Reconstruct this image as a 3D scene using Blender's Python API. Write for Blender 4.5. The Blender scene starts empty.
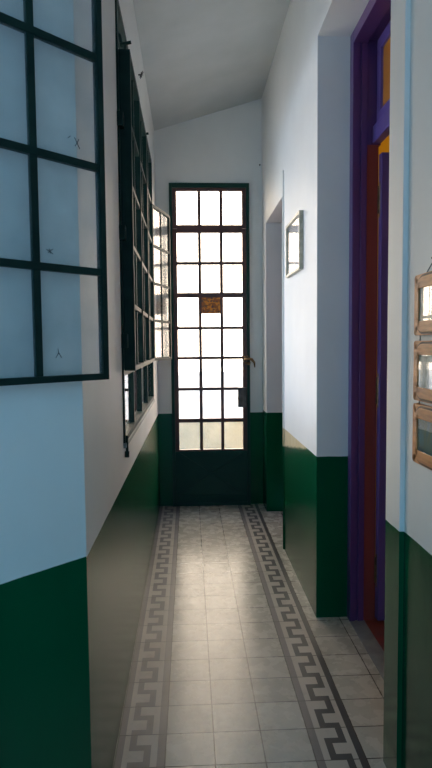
import bpy, bmesh, math, random
from mathutils import Vector, Matrix
random.seed(4)
scn = bpy.context.scene
C = scn.collection
PI = math.pi

# ------------------------------------------------------------------ helpers
class MB:
    """collects shapes into one bmesh"""
    def __init__(s): s.bm = bmesh.new()
    def box(s, x0, x1, y0, y1, z0, z1, M=None, mi=0):
        vs = [Vector((x, y, z)) for z in (z0, z1) for x, y in ((x0, y0), (x1, y0), (x1, y1), (x0, y1))]
        if M is not None: vs = [M @ v for v in vs]
        v = [s.bm.verts.new(p) for p in vs]
        for f in ((0, 3, 2, 1), (4, 5, 6, 7), (0, 1, 5, 4), (1, 2, 6, 5), (2, 3, 7, 6), (3, 0, 4, 7)):
            fc = s.bm.faces.new([v[i] for i in f]); fc.material_index = mi
        return s
    def prism(s, pts, axis, a0, a1, M=None):
        """polygon pts (u,v) extruded along axis"""
        def mk(u, v, a):
            p = {'x': (a, u, v), 'y': (u, a, v), 'z': (u, v, a)}[axis]
            p = Vector(p)
            return M @ p if M is not None else p
        A = [s.bm.verts.new(mk(u, v, a0)) for u, v in pts]
        B = [s.bm.verts.new(mk(u, v, a1)) for u, v in pts]
        n = len(pts)
        s.bm.faces.new(A); s.bm.faces.new(B[::-1])
        for i in range(n):
            s.bm.faces.new((A[i], B[i], B[(i+1) % n], A[(i+1) % n]))
        return s
    def ring(s, outer, inner, axis, a0, a1):
        """frame between two outlines of equal point count"""
        def mk(u, v, a): return Vector({'x': (a, u, v), 'y': (u, a, v), 'z': (u, v, a)}[axis])
        n = len(outer)
        L = [[s.bm.verts.new(mk(u, v, a)) for u, v in o] for a in (a0, a1) for o in (outer, inner)]
        oA, iA, oB, iB = L
        for i in range(n):
            j = (i+1) % n
            s.bm.faces.new((oA[i], oA[j], iA[j], iA[i])); s.bm.faces.new((oB[i], iB[i], iB[j], oB[j]))
            s.bm.faces.new((oA[i], oB[i], oB[j], oA[j])); s.bm.faces.new((iA[i], iA[j], iB[j], iB[i]))
        return s
    def tube(s, pts, r, seg=10, M=None):
        pts = [Vector(p) for p in pts]
        if M is not None: pts = [M @ p for p in pts]
        rs = r if isinstance(r, (list, tuple)) else [r]*len(pts)
        rings = []
        for i, p in enumerate(pts):
            d = (pts[min(i+1, len(pts)-1)] - pts[max(i-1, 0)]).normalized()
            a = Vector((0, 0, 1)) if abs(d.z) < .9 else Vector((1, 0, 0))
            u = d.cross(a).normalized(); w = d.cross(u)
            rings.append([s.bm.verts.new(p + (u*math.cos(t*2*PI/seg) + w*math.sin(t*2*PI/seg))*rs[i]) for t in range(seg)])
        for a, b in zip(rings, rings[1:]):
            for t in range(seg):
                s.bm.faces.new((a[t], a[(t+1) % seg], b[(t+1) % seg], b[t]))
        s.bm.faces.new(rings[0][::-1]); s.bm.faces.new(rings[-1])
        return s
    def build(s, name, mats, parent=None, bevel=0, smooth=False):
        me = bpy.data.meshes.new(name)
        if bevel:
            bmesh.ops.bevel(s.bm, geom=s.bm.edges[:], offset=bevel, segments=2, affect='EDGES', profile=.7)
        bmesh.ops.recalc_face_normals(s.bm, faces=s.bm.faces[:])
        s.bm.to_mesh(me); s.bm.free()
        for m in (mats if isinstance(mats, (list, tuple)) else [mats]): me.materials.append(m)
        if smooth:
            for p in me.polygons: p.use_smooth = True
        o = bpy.data.objects.new(name, me); C.objects.link(o)
        if parent is not None:
            o.parent = parent
            o.matrix_parent_inverse = Matrix.Identity(4)
            # geometry is written in world space: shift it into the parent's space
            me.transform(world_of(parent).inverted())
        return o

def world_of(o):
    M = Matrix.LocRotScale(o.location, o.rotation_euler, o.scale)
    return (world_of(o.parent) @ M) if o.parent else M

def empty(name, loc, rz=0):
    o = bpy.data.objects.new(name, None); C.objects.link(o)
    o.location = loc; o.rotation_euler = (0, 0, rz); o.empty_display_size = .05
    return o
def tag(o, label=None, cat=None, group=None, kind=None):
    if label: o['label'] = label
    if cat: o['category'] = cat
    if group: o['group'] = group
    if kind: o['kind'] = kind
    return o
def struct(o, label=None, cat=None): return tag(o, label, cat, None, 'structure')

# ------------------------------------------------------------------ materials
class NT:
    def __init__(s, name):
        s.m = bpy.data.materials.new(name); s.m.use_nodes = True
        s.t = s.m.node_tree; s.n = s.t.nodes; s.l = s.t.links
        s.b = s.n['Principled BSDF']; s.out = s.n['Material Output']
        g = s.n.new('ShaderNodeNewGeometry'); s.pos = g.outputs['Position']
        sp = s.n.new('ShaderNodeSeparateXYZ'); s.l.new(s.pos, sp.inputs[0]); s.x, s.y, s.z = sp.outputs
    def put(s, sock, v):
        if isinstance(v, bpy.types.NodeSocket): s.l.new(v, sock)
        elif isinstance(v, tuple) and len(v) == 3 and sock.type == 'RGBA': sock.default_value = (*v, 1)
        else: sock.default_value = v
    def math(s, op, a, b=0., clamp=False):
        n = s.n.new('ShaderNodeMath'); n.operation = op; n.use_clamp = clamp
        s.put(n.inputs[0], a); s.put(n.inputs[1], b); return n.outputs[0]
    def noise(s, scale=5, detail=4, vec=None, stretch=None, rough=.55):
        n = s.n.new('ShaderNodeTexNoise'); n.inputs['Scale'].default_value = scale
        n.inputs['Detail'].default_value = detail; n.inputs['Roughness'].default_value = rough
        v = vec or s.pos
        if stretch:
            mp = s.n.new('ShaderNodeMapping'); mp.inputs['Scale'].default_value = stretch
            s.l.new(v, mp.inputs[0]); v = mp.outputs[0]
        s.l.new(v, n.inputs['Vector']); return n.outputs['Fac']
    def mix(s, f, a, b):
        n = s.n.new('ShaderNodeMix'); n.data_type = 'RGBA'
        s.put(n.inputs[0], f); s.put(n.inputs[6], a); s.put(n.inputs[7], b); return n.outputs[2]
    def mixf(s, f, a, b):
        n = s.n.new('ShaderNodeMix'); n.data_type = 'FLOAT'
        s.put(n.inputs[0], f); s.put(n.inputs[2], a); s.put(n.inputs[3], b); return n.outputs[0]
    def step(s, v, e0, e1):
        n = s.n.new('ShaderNodeMapRange'); n.clamp = True
        s.put(n.inputs[0], v); n.inputs[1].default_value = e0; n.inputs[2].default_value = e1; return n.outputs[0]
    def bump(s, h, strength=.1, dist=.01):
        n = s.n.new('ShaderNodeBump'); n.inputs['Strength'].default_value = strength; n.inputs['Distance'].default_value = dist
        s.l.new(h, n.inputs['Height']); s.l.new(n.outputs[0], s.b.inputs['Normal'])
    def set(s, **k):
        for a, v in k.items(): s.put(s.b.inputs[{'col': 'Base Color', 'rough': 'Roughness', 'metal': 'Metallic', 'spec': 'Specular IOR Level', 'coat': 'Coat Weight', 'crough': 'Coat Roughness'}[a]], v)
        return s

def mottled(name, c1, c2, scale=20, rough=.5, stretch=None, bump=.1, metal=0., **k):
    t = NT(name); f = t.step(t.noise(scale, 5, stretch=stretch), .35, .65)
    t.set(col=t.mix(f, c1, c2), rough=rough, metal=metal, **k)
    if bump: t.bump(t.noise(scale*3, 4, stretch=stretch), bump, .003)
    return t.m

WHITE = (.80, .79, .745); GREEN = (.0015, .088, .034)
def wall_mat(name, a, b=0., patch=False, upper=WHITE, green=GREEN, grough=.2, gspec=.32):
    """painted plaster with a glossy green dado up to z = a + b*y"""
    t = NT(name)
    wob = t.math('MULTIPLY', t.math('SUBTRACT', t.noise(9, 3), .5), .006)
    edge = t.math('ADD', t.math('ADD', t.math('MULTIPLY', t.y, b), a), wob)
    isup = t.step(t.math('SUBTRACT', t.z, edge), -.001, .001)
    up = t.mix(t.step(t.noise(2.2, 5), .35, .7), upper, tuple(c*.93 for c in upper))
    gr = t.mix(t.step(t.noise(3, 5, stretch=(1, 1, .25)), .3, .7), green, tuple(c*.72 for c in green))
    if patch:                       # old cream paint left bare between two coats
        rag = t.math('MULTIPLY', t.math('SUBTRACT', t.noise(60, 3, stretch=(1, 1, .12)), .5), .05)
        low = t.math('ADD', t.math('ADD', t.math('MULTIPLY', t.y, -.155), 1.415), rag)
        cream = t.mix(t.step(t.noise(25, 4, stretch=(1, 1, .3)), .3, .7), (.60, .46, .25), (.70, .58, .36))
        inp = t.math('MULTIPLY', t.step(t.math('SUBTRACT', t.z, low), -.004, .004), t.math('MULTIPLY', t.math('GREATER_THAN', t.y, 3.1), t.math('LESS_THAN', t.y, 4.275)))
        inp = t.math('MULTIPLY', inp, t.math('LESS_THAN', t.x, .6805 + .001))
        gr = t.mix(inp, gr, cream)
    t.set(col=t.mix(isup, gr, up), rough=t.mixf(isup, grough, .55), spec=t.mixf(isup, gspec, .25))
    h = t.math('ADD', t.noise(6, 4, stretch=(1, 1, .35)), t.math('MULTIPLY', t.noise(45, 3), .15))
    t.bump(h, .16, .012)
    return t.m

M = {}
M['wall_left'] = wall_mat('left wall paint', .935, -.012, grough=.27, gspec=.15)
M['wall_angle'] = wall_mat('angled wall paint', .92)
M['wall_right'] = wall_mat('right wall paint', .893, 0, True, grough=.27, gspec=.05)
M['wall_near'] = wall_mat('near right wall paint', .885, 0)
M['wall_end'] = wall_mat('end wall paint', .868)
M['ceiling'] = mottled('ceiling whitewash', (.56, .58, .55), (.62, .63, .60), 3, .8, bump=.05)
M['iron'] = mottled('dark green iron paint', (.005, .018, .015), (.009, .028, .022), 12, .5, bump=.06, spec=.12)
M['iron_door'] = mottled('door iron paint', (.004, .038, .026), (.006, .045, .03), 6, .4, bump=.06, spec=.25)
M['iron_bloom'] = mottled('red brown iron with painted bloom', (.10, .030, .022), (.06, .024, .018), 8, .4, bump=.06)  # reddish tint paints in the bloom of the bright panes on the bars
M['purple'] = mottled('purple wood paint', (.09, .036, .135), (.115, .045, .165), 4, .28, (1, 1, .15), .05)
M['violet'] = mottled('violet wood paint', (.10, .065, .22), (.13, .08, .27), 4, .3, (1, 1, .15), .05)
M['maroon'] = mottled('maroon wood paint', (.25, .045, .045), (.30, .055, .04), 4, .28, (1, 1, .15), .05)
M['red'] = mottled('brick red wood paint', (.36, .06, .02), (.27, .04, .018), 4, .35, (1, 1, .15), .05)
M['brass'] = mottled('worn brass', (.32, .2, .09), (.16, .1, .05), 40, .4, metal=.8, bump=.1)
M['steel'] = mottled('dull dark steel', (.12, .11, .10), (.06, .055, .05), 30, .45, metal=.7, bump=.1)
M['wood'] = mottled('pale carved wood', (.66, .26, .07), (.38, .13, .035), 14, .5, (1, .5, 4), .25)
M['groove_shade'] = mottled('painted groove shadow on wood', (.10, .05, .025), (.07, .03, .015), 20, .6, bump=.1)  # dark tone stands in for shade inside the frame grooves
M['marble'] = mottled('grey threshold stone', (.30, .31, .30), (.20, .21, .21), 9, .4, bump=.05)
M['redfloor'] = mottled('red cement floor', (.26, .05, .03), (.16, .045, .035), 9, .4, bump=.05)
M['yellow'] = mottled('ochre plaster', (.88, .60, .05), (.80, .52, .04), 3, .7, bump=.05)
M['concrete'] = mottled('pale concrete', (.50, .47, .42), (.40, .38, .34), 2, .8, bump=.1)
M['patio'] = mottled('patio tiles', (.26, .30, .33), (.20, .24, .27), 2, .6, bump=.1)
M['whiteframe'] = mottled('weathered white gold frame', (.52, .47, .36), (.34, .31, .22), 30, .4, bump=.1)
M['paper'] = mottled('pale print paper', (.93, .93, .90), (.86, .88, .87), 9, .2, bump=0)
M['ink'] = mottled('pencil mark', (.03, .03, .035), (.05, .05, .05), 9, .8, bump=0)
M['cord'] = mottled('grey cord', (.09, .12, .14), (.05, .07, .08), 60, .8, bump=.1)
M['card_orange'] = None

def glass(name, tint=(1, 1, 1), dust=.03, dustcol=(.5, .55, .58), gloss_rough=.02):
    m = bpy.data.materials.new(name); m.use_nodes = True
    n = m.node_tree.nodes; l = m.node_tree.links; n.clear()
    out = n.new('ShaderNodeOutputMaterial')
    tr = n.new('ShaderNodeBsdfTransparent'); tr.inputs[0].default_value = (*tint, 1)
    gl = n.new('ShaderNodeBsdfGlossy'); gl.inputs['Roughness'].default_value = gloss_rough
    df = n.new('ShaderNodeBsdfDiffuse'); df.inputs[0].default_value = (*dustcol, 1)
    fr = n.new('ShaderNodeFresnel')
    nz = n.new('ShaderNodeTexNoise'); nz.inputs['Scale'].default_value = 6; nz.inputs['Detail'].default_value = 6
    g = n.new('ShaderNodeNewGeometry'); l.new(g.outputs['Position'], nz.inputs['Vector'])
    io = n.new('ShaderNodeMath'); io.operation = 'MULTIPLY_ADD'; l.new(g.outputs['Backfacing'], io.inputs[0])
    io.inputs[1].default_value = 1/1.5 - 1.5; io.inputs[2].default_value = 1.5; l.new(io.outputs[0], fr.inputs[0])   # same pane from both faces
    mr = n.new('ShaderNodeMapRange'); mr.inputs[1].default_value = .3; mr.inputs[2].default_value = .75
    mr.inputs[3].default_value = dust*.4; mr.inputs[4].default_value = dust*1.6
    l.new(nz.outputs['Fac'], mr.inputs[0])
    m1 = n.new('ShaderNodeMixShader'); l.new(mr.outputs[0], m1.inputs[0]); l.new(tr.outputs[0], m1.inputs[1]); l.new(df.outputs[0], m1.inputs[2])
    m2 = n.new('ShaderNodeMixShader'); l.new(fr.outputs[0], m2.inputs[0]); l.new(m1.outputs[0], m2.inputs[1]); l.new(gl.outputs[0], m2.inputs[2])
    l.new(m2.outputs[0], out.inputs[0])
    return m
M['glass'] = glass('window glass')
M['glass_dusty'] = glass('dusty window glass', (.96, .97, .97), .13, (.55, .60, .62), .12)
M['glass_soft'] = glass('picture glass', (1, 1, 1), .0, gloss_rough=.07)
M['glass_frost'] = glass('hazed door glass', (.97, .97, .96), .12, (.8, .8, .76), .1)

def amber():
    t = NT('amber glass'); f = t.noise(14, 4)
    t.set(col=t.mix(f, (.62, .22, .03), (.80, .36, .05)), rough=.15)
    t.b.inputs['Transmission Weight'].default_value = .35
    t.b.inputs['Coat Weight'].default_value = .3
    return t.m
M['amber'] = amber()
def card():
    t = NT('orange printed card')
    f = t.step(t.noise(26, 2), .48, .52); g = t.step(t.noise(50, 3), .52, .6)
    c = t.mix(f, (.80, .30, .03), (.40, .13, .03)); c = t.mix(g, c, (.16, .09, .06))
    t.set(col=c, rough=.6); t.b.inputs['Transmission Weight'].default_value = 0
    return t.m
M['card_orange'] = card()
def print_mat(name, cols, vscale, zdark=None):
    """soft vertical streaks of colour, like a faded photograph"""
    t = NT(name)
    f = t.step(t.noise(vscale, 3, stretch=(1, 1, .14)), .3, .7)
    g = t.step(t.noise(vscale*1.4, 3, stretch=(1, 1, .5)), .45, .65)
    c = t.mix(g, t.mix(f, cols[0], cols[1]), cols[2])
    if zdark: c = t.mix(t.step(t.z, zdark[1], zdark[0]), c, cols[3])
    t.set(col=c, rough=.15, coat=.6); return t.m
M['print_a'] = print_mat('print of pale drapery', [(.95, .86, .68), (.75, .62, .46), (1, .95, .85)], 30)
M['print_b'] = print_mat('print in pale green and grey', [(.60, .62, .52), (.22, .26, .22), (.8, .84, .76)], 22)
M['print_c'] = print_mat('print in blue green', [(.10, .20, .24), (.28, .30, .20), (.18, .30, .36), (.02, .05, .09)], 20, (1.165, 1.2))

# floor: cement tiles, joints at a fixed module
TX0, TP, TY0, TQ = -.105, .182, 2.015, .1785
def tile_mat(name, c1, c2, rough=.3):
    t = NT(name)
    def joint(v, o, p):
        q = t.math('FRACT', t.math('DIVIDE', t.math('ADD', v, 40*p - o), p))
        d = t.math('MULTIPLY', t.math('MINIMUM', q, t.math('SUBTRACT', 1., q)), p)
        w = t.math('ADD', .0011, t.math('MULTIPLY', t.noise(18, 2), .0024))
        return t.math('LESS_THAN', d, w)
    j = t.math('MAXIMUM', joint(t.x, TX0, TP), joint(t.y, TY0, TQ))
    cx = t.math('FLOOR', t.math('DIVIDE', t.math('SUBTRACT', t.x, TX0), TP)); cy = t.math('FLOOR', t.math('DIVIDE', t.math('SUBTRACT', t.y, TY0), TQ))
    cb = t.n.new('ShaderNodeCombineXYZ'); t.l.new(cx, cb.inputs[0]); t.l.new(cy, cb.inputs[1])
    wn = t.n.new('ShaderNodeTexWhiteNoise'); t.l.new(cb.outputs[0], wn.inputs['Vector'])
    f = t.math('ADD', t.math('MULTIPLY', wn.outputs['Value'], .55), t.math('MULTIPLY', t.step(t.noise(7, 6), .3, .7), .5))
    base = t.mix(f, c1, c2)
    stain = t.math('MULTIPLY', t.step(t.noise(11, 6, rough=.7), .55, .72), .45)
    base = t.mix(stain, base, tuple(c*.55 for c in c1))
    t.set(col=t.mix(j, base, (.06, .055, .05)), rough=t.math('ADD', rough - .06, t.math('MULTIPLY', t.noise(15, 4), .22)), spec=.5)
    h = t.math('SUBTRACT', t.math('ADD', t.math('MULTIPLY', t.noise(5, 3), .35), t.math('MULTIPLY', wn.outputs['Value'], .3)), j)
    t.bump(h, .12, .006)
    return t.m
M['tile'] = tile_mat('worn cream cement tile', (.42, .40, .35), (.58, .56, .49), .22)
M['tile_light'] = tile_mat('light ground of the border tile', (.44, .41, .37), (.52, .49, .44))
M['tile_dark'] = tile_mat('grey figure of the border tile', (.15, .14, .14), (.19, .18, .18))
M['tile_black'] = tile_mat('charcoal figure of the border tile', (.04, .045, .05), (.06, .065, .07))

# ------------------------------------------------------------------ floor
XL, XR, YE = -.29, .68, 5.45
YMIN = -1.2
def key_cell(u, v):
    """border tile pattern, u across (0..TP) from the corridor side, v along (0..1 of period). 0 light, 1 dark"""
    if .0 <= u < .030: return 1
    if .156 <= u < .182: return 1
    if .054 <= u < .136:
        th = .026
        if v < .17 or .5 <= v < .67: return 1
        if v < .5: return 1 if u < .054+th else 0
        return 1 if u >= .136-th else 0
    return 0
us = [0, .030, .054, .080, .110, .136, .156, .182]; vs_ = [0, .17, .5, .67]
def floor_obj():
    bm = bmesh.new()
    def quad(x0, x1, y0, y1, mi):
        v = [bm.verts.new(p) for p in ((x0, y0, 0), (x1, y0, 0), (x1, y1, 0), (x0, y1, 0))]
        f = bm.faces.new(v); f.material_index = mi
    xl_in, xr_in = TX0, TX0 + 3*TP
    quad(xl_in, xr_in, YMIN, YE, 0)
    quad(xr_in+TP, .85, YMIN, YE, 0)
    quad(-2.6, xl_in-TP, YMIN, 1.8, 0)
    quad(-.4, xl_in-TP, 1.8, YE, 1)
    y = TY0 - 18*TQ
    ys = []
    while y < YE:
        for a, b in zip(vs_, vs_[1:]+[1]): ys.append((y+a*TQ, min(y+b*TQ, YE), a))
        y += TQ
    for side in (0, 1):
        for a, b, v in ys:
            if b <= a: continue
            for u0, u1 in zip(us, us[1:]):
                k = key_cell((u0+u1)/2, v+.01)
                x0, x1 = (xl_in-u1, xl_in-u0) if side == 0 else (xr_in+u0, xr_in+u1)
                quad(x0, x1, a, b, (1 if not k else (2 if side == 0 or u0 < .03 else 3)))
    quad(xl_in-TP, xl_in, YMIN, ys[0][0], 1); quad(xr_in, xr_in+TP, YMIN, ys[0][0], 1)
    bmesh.ops.remove_doubles(bm, verts=bm.verts, dist=.00005)
    me = bpy.data.meshes.new('floor'); bm.to_mesh(me); bm.free()
    for k in ('tile', 'tile_light', 'tile_dark', 'tile_black'): me.materials.append(M[k])
    o = bpy.data.objects.new('floor', me); C.objects.link(o)
    return o
struct(floor_obj(), 'worn cream cement tiles with grey Greek key borders', 'floor')
struct(MB().box(.85, .93, 1.99, 3.13, -.05, .004).build('trim_1', M['marble'], bevel=.002), 'grey stone threshold strip at the purple doorway', 'threshold')

# ------------------------------------------------------------------ walls
CT = 3.42
def cz(x): return CT + (x - XL)*.30
T = .12
# left wall with the window hole
WY0, WY1, WZ0, WZ1 = 2.56, 4.68, 1.075, 2.97
m = MB()
def lbox(y0, y1, z0, z1): m.box(XL-T, XL, y0, y1, z0, z1)
lbox(1.61, WY0, -.05, 3.5); lbox(WY1, YE+.15, -.05, 3.5); lbox(WY0, WY1, -.05, WZ0); lbox(WY0, WY1, WZ1, 3.5)
bmesh.ops.remove_doubles(m.bm, verts=m.bm.verts, dist=.0001)
struct(m.build('wall_left', M['wall_left']), 'white corridor wall above a glossy green dado with the barred window', 'wall')
# angled wall
DX, DY = .703, .711
P0 = Vector((XL, 1.61, 0)); dv = Vector((DX, DY, 0)); nv = Vector((DY, -DX, 0))
def A(s, off, z=0): p = P0 + dv*s + nv*off; return Vector((p.x, p.y, z))
L = 2.3
pts = [(A(0, 0).x, A(0, 0).y), (A(-L, 0).x, A(-L, 0).y), (A(-L, -.2).x, A(-L, -.2).y), (XL-T, 1.61-.05), (XL-T, 1.61)]
struct(MB().prism(pts, 'z', -.05, 3.55).build('wall_left_angled', M['wall_angle']), 'pale blue lit wall with dark green dado behind the large open casement', 'wall')
# end wall
m = MB()
EX0, EX1, EZ = -.165, .56, 2.955
m.box(XL-T, EX0, YE, YE+.15, -.05, 4.0); m.box(EX1, 1.05, YE, YE+.15, -.05, 4.0); m.box(EX0, EX1, YE, YE+.15, EZ, 4.0)
struct(m.build('wall_end', M['wall_end']), 'end wall around the tall glazed door', 'wall')
# right wall beyond the purple doorway
m = MB()
RY0, RY1 = 2.0, 3.12; FY0, FY1, FZ = 4.28, 5.19, 2.555; RZ = 3.08
m.box(XR, 1.0, RY1, FY0, -.05, 4.0); m.box(XR, 1.0, FY1, YE, -.05, 4.0)
m.box(XR, 1.0, FY0, FY1, FZ, 4.0); m.box(XR, 1.0, RY0, RY1, RZ, 4.0)
struct(m.build('wall_right', M['wall_right']), 'white wall with green dado and a bare cream patch between two doorways', 'wall')
m = MB()
m.box(XR, 1.0, 1.865, RY0, -.05, 4.0); m.box(XR+.016, 1.0, YMIN, 1.865, -.05, 4.0)
struct(m.build('wall_right_near', M['wall_near']), 'near wall carrying the three small wooden frames', 'wall')
# ceiling (single slope rising to the right)
m = MB()
x0, x1 = -2.4, 1.3
m.prism([(x0, cz(x0)), (x1, cz(x1)), (x1, cz(x1)+.15), (x0, cz(x0)+.15)], 'y', -1.0, YE+.15)
struct(m.build('ceiling', M['ceiling']), 'grey white sloping ceiling', 'ceiling')
# left side of the patio porch, beyond the frame
struct(MB().box(-2.2, -2.0, YMIN, .0, -.05, 3.4).build('wall_porch', M['wall_angle']), 'porch wall outside the picture', 'wall')
# conduit ridge on right wall
m = MB().box(XR-.009, XR+.004, 4.205, 4.222, 0.0, 2.72)
struct(m.build('trim_2', M['wall_right'], bevel=.003), 'thin painted upright strip on the right wall beside the far doorway', 'strip')

# room behind purple doorway
m = MB()
m.box(1.0, 3.2, 3.75, 3.85, -.05, 3.3); m.box(3.2, 3.3, .6, 3.85, -.05, 3.3); m.box(1.0, 3.3, .5, .6, -.05, 3.3)
m.box(1.0, 3.3, .5, 3.85, 3.2, 3.3)
struct(m.build('wall_room', M['yellow']), 'yellow walls of the room behind the purple door', 'wall')
struct(MB().box(.93, 3.3, .5, 3.85, -.05, .0).build('floor_room', M['redfloor']), 'red floor of the room behind the purple door', 'floor')

# outside grounds
M['tan'] = mottled('tan render', (.78, .66, .48), (.70, .58, .42), 3, .8, bump=.1)
struct(MB().box(-5, 6, 7.0, 7.25, -.06, .585).build('wall_yard', M['tan']), 'low tan wall in the yard beyond the glazed door', 'wall')
struct(MB().box(-14, 14, YE+.15, 34, -.25, -.06).build('ground_yard', M['concrete']), 'pale yard beyond the glazed door', 'ground')
struct(MB().box(-14, XL-T-.001, 1.7, YE+.15, -.25, -.06).build('ground_side', M['concrete']), 'side yard beyond the window', 'ground')
struct(MB().box(-14, 14, -14, YMIN, -.25, -.002).build('ground_patio', M['patio']), 'patio behind the camera', 'ground')

# ------------------------------------------------------------------ door_1 : glazed iron end door
K = 5.42/5.5
def kz(z): return 1.5 + (z-1.5)*K
d1 = empty('door_1', (.2, YE-.02, 0)); struct(d1, 'tall narrow glazed iron door with small panes at the corridor end', 'door')
y0, y1 = YE-.035, YE+.045
dx0, dx1 = EX0, EX1
m = MB()
m.box(dx0, dx0+.028, y0, y1+.02, 0, EZ); m.box(dx1-.028, dx1, y0, y1+.02, 0, EZ)
m.box(dx0+.028, dx1-.028, y0, y1+.02, kz(2.935), EZ)
m.build('door_frame', M['iron_door'], d1, bevel=.003)
gx = [dx0+.028, dx0+.062, .105*K+.0, .309*K, dx1-.062, dx1-.028]
# leaf
rows = [(kz(a), kz(b)) for a, b in ((.512, .777), (.805, 1.078), (1.097, 1.368), (1.387, 1.647), (1.665, 1.942), (1.978, 2.244), (2.262, 2.535), (2.598, 2.913))]
cx = [dx0+.062, .106, .304, dx1-.062]
mun = .0145
def glazed(name, z0, z1, rr, mat, ty0, ty1):
    m = MB()
    m.box(dx0+.0285, cx[0]+.004, ty0, ty1, z0, z1); m.box(cx[3]-.004, dx1-.0285, ty0, ty1, z0, z1)
    zs = [z0] + [v for r in rr for v in r] + [z1]
    for a, b in zip(zs[0::2], zs[1::2]):
        m.box(cx[0]+.004, cx[3]-.004, ty0+.004, ty1-.004, a-.004, b+.004)
    for c in cx[1:3]:
        for a, b in rr: m.box(c-mun, c+mun, ty0+.008, ty1-.008, a, b)
    return m.build(name, mat, d1, bevel=.002)
leaf = glazed('door_leaf', .032, kz(2.565), rows[:7], M['iron_bloom'], YE-.025, YE+.02)
tran = glazed('transom', kz(2.568), kz(2.933), rows[7:], M['iron_bloom'], YE-.022, YE+.02)
for par, rr in ((leaf, rows[:7]), (tran, rows[7:])):
    for a, b in rr:
        for k in range(3):
            MB().box(cx[k]+(mun if k else -.004), cx[k+1]-(mun if k < 2 else -.004), YE+.002, YE+.005, a-.004, b+.004).build('pane', M['glass_frost'], par)
# lower sheet panel with pressed cross
m = MB(); pz0, pz1 = .06, rows[0][0]-.012
m.box(dx0+.031, dx1-.031, YE-.031, YE-.026, pz0, pz1)
m.box(dx0+.0285, dx1-.0285, YE-.0255, YE+.0, .031, pz1)
a_, b_ = (cx[0]+.01, pz0+.05), (cx[3]-.01, pz1-.02)
def strut(p, q, w=.006):
    d = Vector((q[0]-p[0], 0, q[1]-p[1])); L_ = d.length; ang = math.atan2(d.z, d.x)
    Mx = Matrix.Translation((p[0], YE-.032, p[1])) @ Matrix.Rotation(-ang, 4, 'Y')
    m.box(0, L_, -.004, .003, -w, w, Mx)
strut(a_, b_); strut((a_[0], b_[1]), (b_[0], a_[1]))
m.box(dx0+.031, dx1-.031, YE-.037, YE-.026, pz0, pz0+.045)
m.build('kick_panel', M['iron_door'], leaf)
# green skirt stiles (lower part of door painted green)
m = MB()
m.box(.446, .522, YE-.062, YE-.026, .925, 1.105); m.tube([(.452, YE-.062, 1.01), (.452, YE-.07, 1.01), (.436, YE-.075, 1.01)], .006)
m.build('lock_box', M['steel'], leaf, bevel=.002)
m = MB()
m.tube([(.517, YE-.03, 1.365), (.517, YE-.055, 1.362), (.545, YE-.06, 1.37), (.575, YE-.058, 1.362), (.598, YE-.052, 1.335), (.602, YE-.046, 1.29)], [.015, .013, .014, .013, .010, .005], 10)
m.tube([(.517, YE-.026, 1.33), (.560, YE-.040, 1.325)], .016)
m.tube([(.500, YE-.03, 1.385), (.540, YE-.045, 1.392)], .007)
m.build('latch_lever', M['brass'], leaf, smooth=True)
# threshold
MB().box(dx0, dx1, YE-.03, YE+.12, 0, .03).build('sill', M['iron_door'], d1, bevel=.003)
# card on the pane
z_t, z_b = rows[4][1], kz(1.79)
m = MB().box(cx[1]+.004, cx[2]-.002, YE-.0165, YE-.0135, z_b, z_t+.006)
cd = m.build('printed_card', [M['card_orange'], M['groove_shade']], bevel=.001)
tag(cd, 'small orange printed card on the middle pane of the glazed end door', 'card')

# ------------------------------------------------------------------ window_1 : left wall
w1 = empty('window_1', (XL, 3.6, WZ0)); struct(w1, 'dark green barred window with glazed casements in the left wall', 'window')
m = MB()
fx0, fx1 = XL-.035, XL+.008
m.box(fx0, fx1, WY0, WY0+.03, WZ0, WZ1); m.box(fx0, fx1, WY1-.03, WY1, WZ0, WZ1)
m.box(fx0, fx1, WY0+.03, WY1-.03, WZ1-.03, WZ1); m.box(fx0, fx1, WY0+.03, WY1-.03, WZ0, WZ0+.025)
m.box(fx0, fx1-.006, WY0+.03, WY1-.03, 1.365, 1.388)
for yy in (3.10, 3.60, 4.12): m.box(fx0, fx1-.008, yy-.012, yy+.012, WZ0+.025, 1.365)
m.build('window_frame', M['iron'], w1, bevel=.002)
for k in range(15):
    yy = 2.72 + k*.13
    if yy < WY1-.06:
        MB().tube([(XL-.06, yy, WZ0+.005), (XL-.06, yy, WZ1-.01)], .0075, 8).build('security_bar', M['iron'], w1, smooth=True)
m = MB()
for yy in (WY0+.03, 3.112, 3.612, 4.132):
    pass
ye = [WY0+.03, 3.088, 3.112, 3.588, 3.612, 4.108, 4.132, WY1-.03]
for a, b in zip(ye[0::2], ye[1::2]):
    MB().box(XL-.018, XL-.015, a, b, WZ0+.025, 1.365).build('lower_pane', M['glass'], w1)

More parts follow.
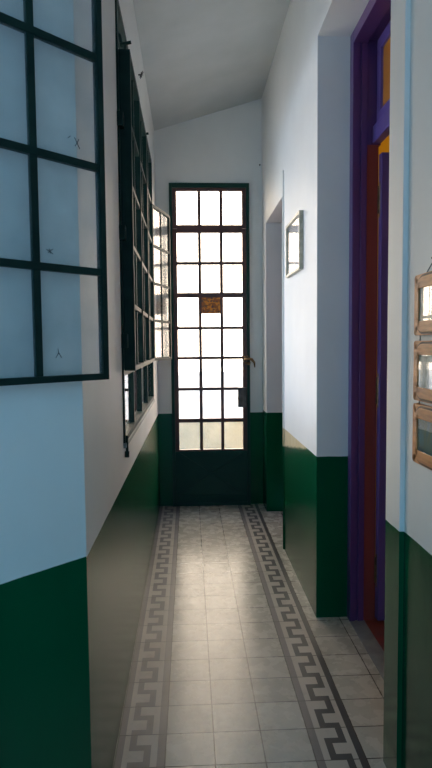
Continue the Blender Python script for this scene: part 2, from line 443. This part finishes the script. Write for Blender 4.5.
def casement(p, direc, width, z0, z1, cols, rws, parent, name='casement', thick=.03, near_stile=None, st=.022, mu=.010, glassmat='glass', edges=None, zedges=None):
    """glazed iron leaf hinged at p, running along direc"""
    d = Vector((direc[0], direc[1], 0)).normalized(); n = Vector((d.y, -d.x, 0))
    Mx = Matrix(((d.x, n.x, 0, p[0]), (d.y, n.y, 0, p[1]), (0, 0, 1, 0), (0, 0, 0, 1)))
    m = MB(); h = thick/2
    sa = near_stile or st
    m.box(0, sa, -h, h, z0, z1, Mx); m.box(width-st, width, -h, h, z0, z1, Mx)
    m.box(sa, width-st, -h, h, z0, z0+st, Mx); m.box(sa, width-st, -h, h, z1-st, z1, Mx)
    xs = edges or [sa + (width-st-sa)*i/cols for i in range(1, cols)]
    zs = zedges or [z0+st + (z1-z0-2*st)*i/rws for i in range(1, rws)]
    for x in xs: m.box(x-mu, x+mu, -h*.6, h*.6, z0+st, z1-st, Mx)
    for z in zs: m.box(sa, width-st, -h*.75, h*.75, z-mu, z+mu, Mx)
    f = m.build(name, M['iron'], parent, bevel=.0015)
    X = [sa]+xs+[width-st]; Z = [z0+st]+zs+[z1-st]
    for i in range(len(X)-1):
        for j in range(len(Z)-1):
            a = X[i]+(mu if i else -.003); b = X[i+1]-(mu if i < len(X)-2 else -.003)
            c = Z[j]+(mu if j else -.003); e = Z[j+1]-(mu if j < len(Z)-2 else -.003)
            MB().box(a, b, -.0015, .0015, c, e, Mx).build('pane', M[glassmat], f)
    return f, Mx
# three closed leaves standing proud of the wall; the near one has a deep stile
CX = XL+.030
l1, _ = casement((CX, 2.595), (0, 1), .50, 1.39, 2.75, 2, 5, w1, thick=.05, near_stile=.03)
l2, _ = casement((CX, 3.10), (0, 1), .50, 1.39, 2.75, 2, 5, w1, thick=.046)
l3, _ = casement((CX, 3.605), (0, 1), .50, 1.39, 2.75, 2, 5, w1, thick=.046)
# far leaf folded back on the wall
l4, _ = casement((-.283, 4.69), (.13, .46), .455, 1.378, 2.60, 2, 4, w1, thick=.022, glassmat='glass_dusty')
# hinges of the near leaf
for z in (1.52, 1.98, 2.45):
    MB().box(XL-.004, XL+.026, 2.55, 2.598, z-.03, z+.03).build('hinge', M['iron'], l1, bevel=.003)
for z in (1.6, 2.4):
    MB().tube([(-.286, 4.682, z-.035), (-.286, 4.682, z+.035)], .008, 10).build('hinge', M['iron'], l4)
# bolts standing off the tops of the leaves
for (lf, yy) in ((l1, 2.63), (l3, 3.72)):
    m = MB()
    m.tube([(CX, yy, 2.74), (CX, yy, 2.785)], .008)
    m.tube([(CX-.02, yy, 2.785), (CX+.028, yy, 2.795)], .007)
    m.tube([(CX-.012, yy, 2.78), (CX-.026, yy+.02, 2.835)], .009)
    m.build('bolt', M['iron'], lf)
m = MB().tube([(XL+.012, 2.59, WZ0+.03), (XL+.012, 2.59, 1.03)], .006); m.tube([(XL+.012, 2.59, 1.035), (XL+.012, 2.582, 1.01)], .010)
m.build('bolt', M['iron'], w1)
# cement sill edge
MB().box(XL-.11, XL+.012, WY0, WY1, WZ0-.022, WZ0-.0005).build('sill', M['marble'], w1, bevel=.003)

# ------------------------------------------------------------------ window_2 : big open casement by the angled wall
w2 = empty('window_2', A(-.36, 0.0, 1.41), math.atan2(DY, DX)); struct(w2, 'large open dark iron casement in front of the angled blue wall', 'window')
S0 = -.352
c2, Mx2 = casement((A(S0, .030).x, A(S0, .030).y), (DX, DY), .412, 1.408, 2.545, 2, 4, w2, thick=.022, st=.017, mu=.0095,
                   glassmat='glass_dusty', edges=[.2025], zedges=[1.697, 1.972, 2.255])
for z in (1.5, 1.97, 2.45):
    p, q = A(S0+.004, .030, z), A(S0-.01, .0, z)
    m = MB().tube([A(S0-.006, .030, z-.04), A(S0-.006, .030, z+.04)], .009, 10)
    m.tube([A(S0-.006, .030, z), A(S0-.006, -.002, z)], .012, 8)
    m.build('hinge', M['iron'], c2)
# pencil crosses on the panes
def mark(s, z, strokes, w=.0009):
    m = MB()
    for (a, b, c, d) in strokes:
        m.tube([A(s+a, .034, z+b), A(s+c, .034, z+d)], w, 6)
    m.build('pencil_mark', M['ink'], c2)
mark(-.022, 2.022, [(-.008, .012, .008, -.014), (.006, .010, -.006, -.010), (-.026, .006, -.020, .012)])
mark(-.110, 1.737, [(-.010, .003, .008, -.006), (.008, .006, -.006, -.005), (-.002, .006, .001, -.006)])
mark(-.092, 1.482, [(-.003, .012, -.001, -.002), (-.001, .002, -.010, -.012), (-.001, .002, .007, -.012)])

# ------------------------------------------------------------------ door_2 : purple doorway
d2 = empty('door_2', (.95, 3.1, 0)); struct(d2, 'purple and maroon wooden door standing open in its deep frame', 'door')
zt = RZ
def jamb(y_a, y_b, x0, x1, mat, name, z1=zt, z0=.0): return MB().box(x0, x1, y_a, y_b, z0, z1).build(name, mat, d2, bevel=.003)
m = MB()
for (ya, yb) in ((3.06, RY1), (RY0, 2.06)):
    m.box(.85, .878, ya, yb, .0, zt); m.box(.878, .893, ya+(.008 if ya > 2.5 else 0), yb-(.008 if ya < 2.5 else 0), .0, zt); m.box(.893, .925, ya, yb, .0, zt)
m.box(.85, .925, 2.06, 3.06, zt-.06, zt)
m.build('casing', M['purple'], d2, bevel=.003)
m = MB()
m.box(.925, .988, 3.072, RY1, .0, 2.52); m.box(.925, .988, RY0, 2.048, .0, 2.52)
m.build('jamb', M['maroon'], d2, bevel=.002)
m = MB(); m.box(.925, 1.0, 3.075, RY1, 2.52, zt); m.box(.925, 1.0, RY0, 2.045, 2.52, zt); m.box(.925, 1.0, 2.045, 3.075, zt-.04, zt)
m.build('upper_jamb', M['purple'], d2)
MB().box(.955, 1.0, 2.048, 3.072, 2.525, 2.61).build('transom_bar', M['violet'], d2, bevel=.006)
m = MB(); tz0, tz1 = 2.612, 3.035
m.box(.975, 1.005, 2.05, 3.07, tz0, tz0+.06); m.box(.975, 1.005, 2.05, 3.07, tz1-.06, tz1)
for yy in (2.05, 2.53, 3.01): m.box(.975, 1.005, yy, yy+.06, tz0+.06, tz1-.06)
ts = m.build('transom_sash', M['violet'], d2, bevel=.004)
for ya, yb in ((2.108, 2.532), (2.588, 3.012)): MB().box(.988, .992, ya, yb, tz0+.058, tz1-.058).build('pane', M['amber'], ts)
# open leaf: swings into the room about its far edge
lf = MB()
hx, hy = .991, 3.075
LM = Matrix.Translation((hx, hy, 0)) @ Matrix.Rotation(math.radians(3), 4, 'Z')
lf.box(0, .09, -.045, 0, .015, 2.47, LM); lf.box(.45, .54, -.045, 0, .015, 2.47, LM)
for a, b in ((.015, .22), (.95, 1.08), (2.35, 2.47)): lf.box(.09, .45, -.045, 0, a, b, LM)
leaf2 = lf.build('door_leaf', M['violet'], d2, bevel=.003)
pn = MB(); 
for a, b in ((.22, .95), (1.08, 2.35)): pn.box(.088, .452, -.032, -.012, a-.002, b+.002, LM)
pn.build('leaf_panel', M['red'], leaf2)
for z in (.28, 1.25, 2.24):
    m = MB().tube([(.996, 3.058, z-.08), (.996, 3.058, z+.08)], .0075, 10)
    m.tube([(.996, 3.058, z+.08), (.996, 3.058, z+.1)], [.009, .003], 10); m.tube([(.996, 3.058, z-.1), (.996, 3.058, z-.08)], [.003, .009], 10)
    m.box(.984, 1.008, 3.062, 3.070, z-.07, z+.07)
    m.build('hinge', M['brass'], leaf2)

# ------------------------------------------------------------------ door_3 : far doorway, closed leaf deep in the recess
d3 = empty('door_3', (.9, (FY0+FY1)/2, 0)); struct(d3, 'closed wooden door deep in the far doorway', 'door')
m = MB()
m.box(.90, .95, FY0, FY0+.06, 0, FZ); m.box(.90, .95, FY1-.06, FY1, 0, FZ); m.box(.90, .95, FY0+.06, FY1-.06, FZ-.06, FZ)
m.build('casing', M['purple'], d3, bevel=.003)
m = MB()
for a, b in ((FY0+.062, FY0+.15), (FY1-.15, FY1-.062)): m.box(.925, .965, a, b, .01, FZ-.062)
for a, b in ((.01, .2), (.95, 1.06), (FZ-.18, FZ-.062)): m.box(.925, .965, FY0+.15, FY1-.15, a, b)
lf3 = m.build('door_leaf', M['purple'], d3, bevel=.003)
m = MB()
for a, b in ((.2, .95), (1.06, FZ-.18)): m.box(.935, .955, FY0+.148, FY1-.148, a-.002, b+.002)
m.build('leaf_panel', M['maroon'], lf3)

# ------------------------------------------------------------------ framed picture on right wall
pf = empty('framed_picture', (XR, 3.73, 1.945))
tag(pf, 'thin framed white picture under glass on the white wall between the two doorways', 'picture')
py0, py1, pzb, pzt = 3.49, 3.975, 1.942, 2.283
tilt = Matrix.Translation((XR, 0, pzb)) @ Matrix.Rotation(math.radians(2.2), 4, 'Y') @ Matrix.Translation((-XR, 0, -pzb))
def rect(a, b, c, d): return [(a, c), (b, c), (b, d), (a, d)]
m = MB().ring(rect(py0, py1, pzb, pzt), rect(py0+.016, py1-.016, pzb+.016, pzt-.016), 'x', XR-.026, XR-.002)
m.build('frame', M['whiteframe'], pf, bevel=.002)
MB().box(XR-.010, XR-.004, py0+.014, py1-.014, pzb+.014, pzt-.014).build('print', M['paper'], pf)
MB().box(XR-.016, XR-.014, py0+.015, py1-.015, pzb+.015, pzt-.015).build('glass', M['glass_soft'], pf)

# ------------------------------------------------------------------ three small wooden frames
XW = XR+.016
def rr(cy, cz_, hy_, hz, rad, k=10):
    o = []
    for q, (sy, sz) in enumerate(((1, 1), (-1, 1), (-1, -1), (1, -1))):
        for i in range(k):
            t = PI/2*(q + i/(k-1))
            o.append((cy+sy*(hy_-rad)+rad*math.cos(t), cz_+sz*(hz-rad)+rad*math.sin(t)))
    return o
def se(cy, cz_, hy_, hz, n, k=40):
    o = []
    for i in range(k):
        t = 2*PI*i/k + PI/4; c, s = math.cos(t), math.sin(t)
        o.append((cy+hy_*math.copysign(abs(c)**(2/n), c), cz_+hz*math.copysign(abs(s)**(2/n), s)))
    return o
def wooden_frame(zc, printm, label):
    cy = 1.768-.125
    e = empty('wooden_frame', (XW, cy, zc-.09))
    tag(e, label, 'frame', 'small wooden frames on the near right wall')
    hz = .0895
    m = MB().ring(rr(cy, zc, .125, hz, .012), rr(cy, zc, .083, .050, .004), 'x', XW-.014, XW)
    m.build('backboard', M['wood'], e, bevel=.0015)
    m = MB().ring(rr(cy, zc, .112, hz-.009, .062), rr(cy, zc, .081, .048, .004), 'x', XW-.019, XW-.014)
    m.build('moulding', M['wood'], e, bevel=.002)
    m = MB().ring(rr(cy, zc, .1190, hz-.0025, .068), rr(cy, zc, .1115, hz-.0095, .0615), 'x', XW-.0150, XW-.0138)
    m.build('groove_shadow', M['groove_shade'], e)  # flat dark ring drawn as the shadow of a groove
    MB().prism(rr(cy, zc, .0835, .0505, .004), 'x', XW-.014, XW-.0005).build('print', M[printm], e)
    MB().prism(rr(cy, zc, .0805, .0475, .003), 'x', XW-.0165, XW-.0155).build('glass', M['glass'], e)
    return cy
ZC = (1.612, 1.417, 1.228)
wooden_frame(ZC[0], 'print_a', 'small wooden frame with a pale drapery print, topmost of the three strung frames')
wooden_frame(ZC[1], 'print_b', 'small wooden frame with a grey green print, middle of the three strung frames')
cy = wooden_frame(ZC[2], 'print_c', 'small wooden frame with a dark blue green print, lowest of the three strung frames')
# cords between them, and the loop to the nail
def cordobj(ptslist, label):
    m = MB()
    for p in ptslist: m.tube(p, .0016, 6)
    tag(m.build('hanging_cord', M['cord']), label, 'cord', 'cords of the wooden frames')
cordobj([[(XW-.006, cy+.06, ZC[0]+.086), (XW-.005, cy+.03, ZC[0]+.106), (XW-.004, cy, ZC[0]+.124), (XW-.005, cy-.03, ZC[0]+.106), (XW-.006, cy-.06, ZC[0]+.086)]], 'grey cord loop rising above the topmost wooden frame')
for a, b, u, v in ((0, 1, 'topmost', 'middle'), (1, 2, 'middle', 'lowest')):
    for sg, side in ((1, 'far'), (-1, 'near')):
        cordobj([[(XW-.006, cy+sg*.095, ZC[a]-.086), (XW-.006, cy+sg*.095, ZC[b]+.086)]], 'short cord at the %s end joining the %s wooden frame to the %s one' % (side, u, v))
tag(MB().tube([(XW+.002, cy, ZC[0]+.122), (XW-.014, cy, ZC[0]+.126)], [.002, .003], 8).build('nail', M['steel']), 'nail holding the cord loop above the topmost wooden frame', 'nail')

# ------------------------------------------------------------------ small things on the walls
hk = MB()
hy_, hz_ = 3.74, 3.15
hk.tube([(XL-.004, hy_, hz_), (XL+.022, hy_, hz_)], [.004, .006], 8)
for a in range(8):
    t = a*PI/4; hk.tube([(XL+.018, hy_, hz_), (XL+.020+.012*math.cos(t), hy_+.02*math.sin(t), hz_+.018*math.cos(t+.5))], [.004, .0015], 6)
tag(hk.build('wire_hook', M['steel']), 'small dark twisted wire hook high on the left wall above the window', 'hook')
tag(MB().tube([(.67*.985, YE+.004, 3.12), (.66, YE-.018, 3.122)], [.004, .007], 8).build('nail', M['steel']),
    'small nail high on the end wall right of the glazed door', 'nail')

# ------------------------------------------------------------------ light
w = bpy.data.worlds.new('sky'); scn.world = w; w.use_nodes = True
n = w.node_tree.nodes; l = w.node_tree.links; n.clear()
out = n.new('ShaderNodeOutputWorld'); bg = n.new('ShaderNodeBackground')
tc = n.new('ShaderNodeTexCoord'); sp = n.new('ShaderNodeSeparateXYZ'); l.new(tc.outputs['Generated'], sp.inputs[0])
cr = n.new('ShaderNodeValToRGB'); cr.color_ramp.interpolation = 'EASE'
mr = n.new('ShaderNodeMapRange'); mr.inputs[1].default_value = -1; mr.inputs[2].default_value = 1
l.new(sp.outputs[1], mr.inputs[0]); l.new(mr.outputs[0], cr.inputs[0])
e = cr.color_ramp.elements
e[0].position = .3; e[0].color = (.020, .080, .135, 1)
e[1].position = .9; e[1].color = (1.3, 1.08, .86, 1)
k = cr.color_ramp.elements.new(.55); k.color = (.47, .66, 1, 1)
l.new(cr.outputs[0], bg.inputs[0]); bg.inputs[1].default_value = 8.0
l.new(bg.outputs[0], out.inputs[0])
# lamp in the side room
ld = bpy.data.lights.new('room_lamp', 'POINT'); ld.energy = 6.5; ld.color = (1, .72, .3); ld.shadow_soft_size = .08
lo = bpy.data.objects.new('room_lamp', ld); C.objects.link(lo); lo.location = (2.0, 3.45, 2.85)
# portals: help the renderer find the sky through the openings
def portal(name, loc, rot, sx, sy):
    d = bpy.data.lights.new(name, 'AREA'); d.shape = 'RECTANGLE'; d.size = sx; d.size_y = sy; d.cycles.is_portal = True
    o = bpy.data.objects.new(name, d); C.objects.link(o); o.location = loc; o.rotation_euler = rot
portal('sky_portal_door', (.2, YE+.14, 1.7), (-PI/2, 0, 0), .75, 2.6)
portal('sky_portal_window', (XL-T-.02, 3.62, 2.0), (0, -PI/2, 0), 1.9, 2.1)
portal('sky_portal_porch', (-.65, -1.05, 1.7), (PI/2, 0, 0), 2.8, 3.4)

# ------------------------------------------------------------------ camera
f = 590.
yc = Vector((-27, 39, -f)).normalized(); up = Vector((-.012, 1, 0)); zc_ = (up - yc*up.dot(yc)).normalized(); xc = yc.cross(zc_)
cam = bpy.data.cameras.new('camera'); co = bpy.data.objects.new('camera', cam); C.objects.link(co)
R = Matrix((xc, yc, zc_))
co.matrix_world = Matrix.Translation((0, 0, 1.5)) @ R.to_4x4()
cam.sensor_fit = 'VERTICAL'; cam.sensor_height = 36; cam.lens = f/768*36; cam.clip_start = .02
scn.camera = co
vs = scn.view_settings; vs.view_transform = 'Standard'; vs.look = 'None'; vs.gamma = 1; vs.use_curve_mapping = False
vs.exposure = 0.22
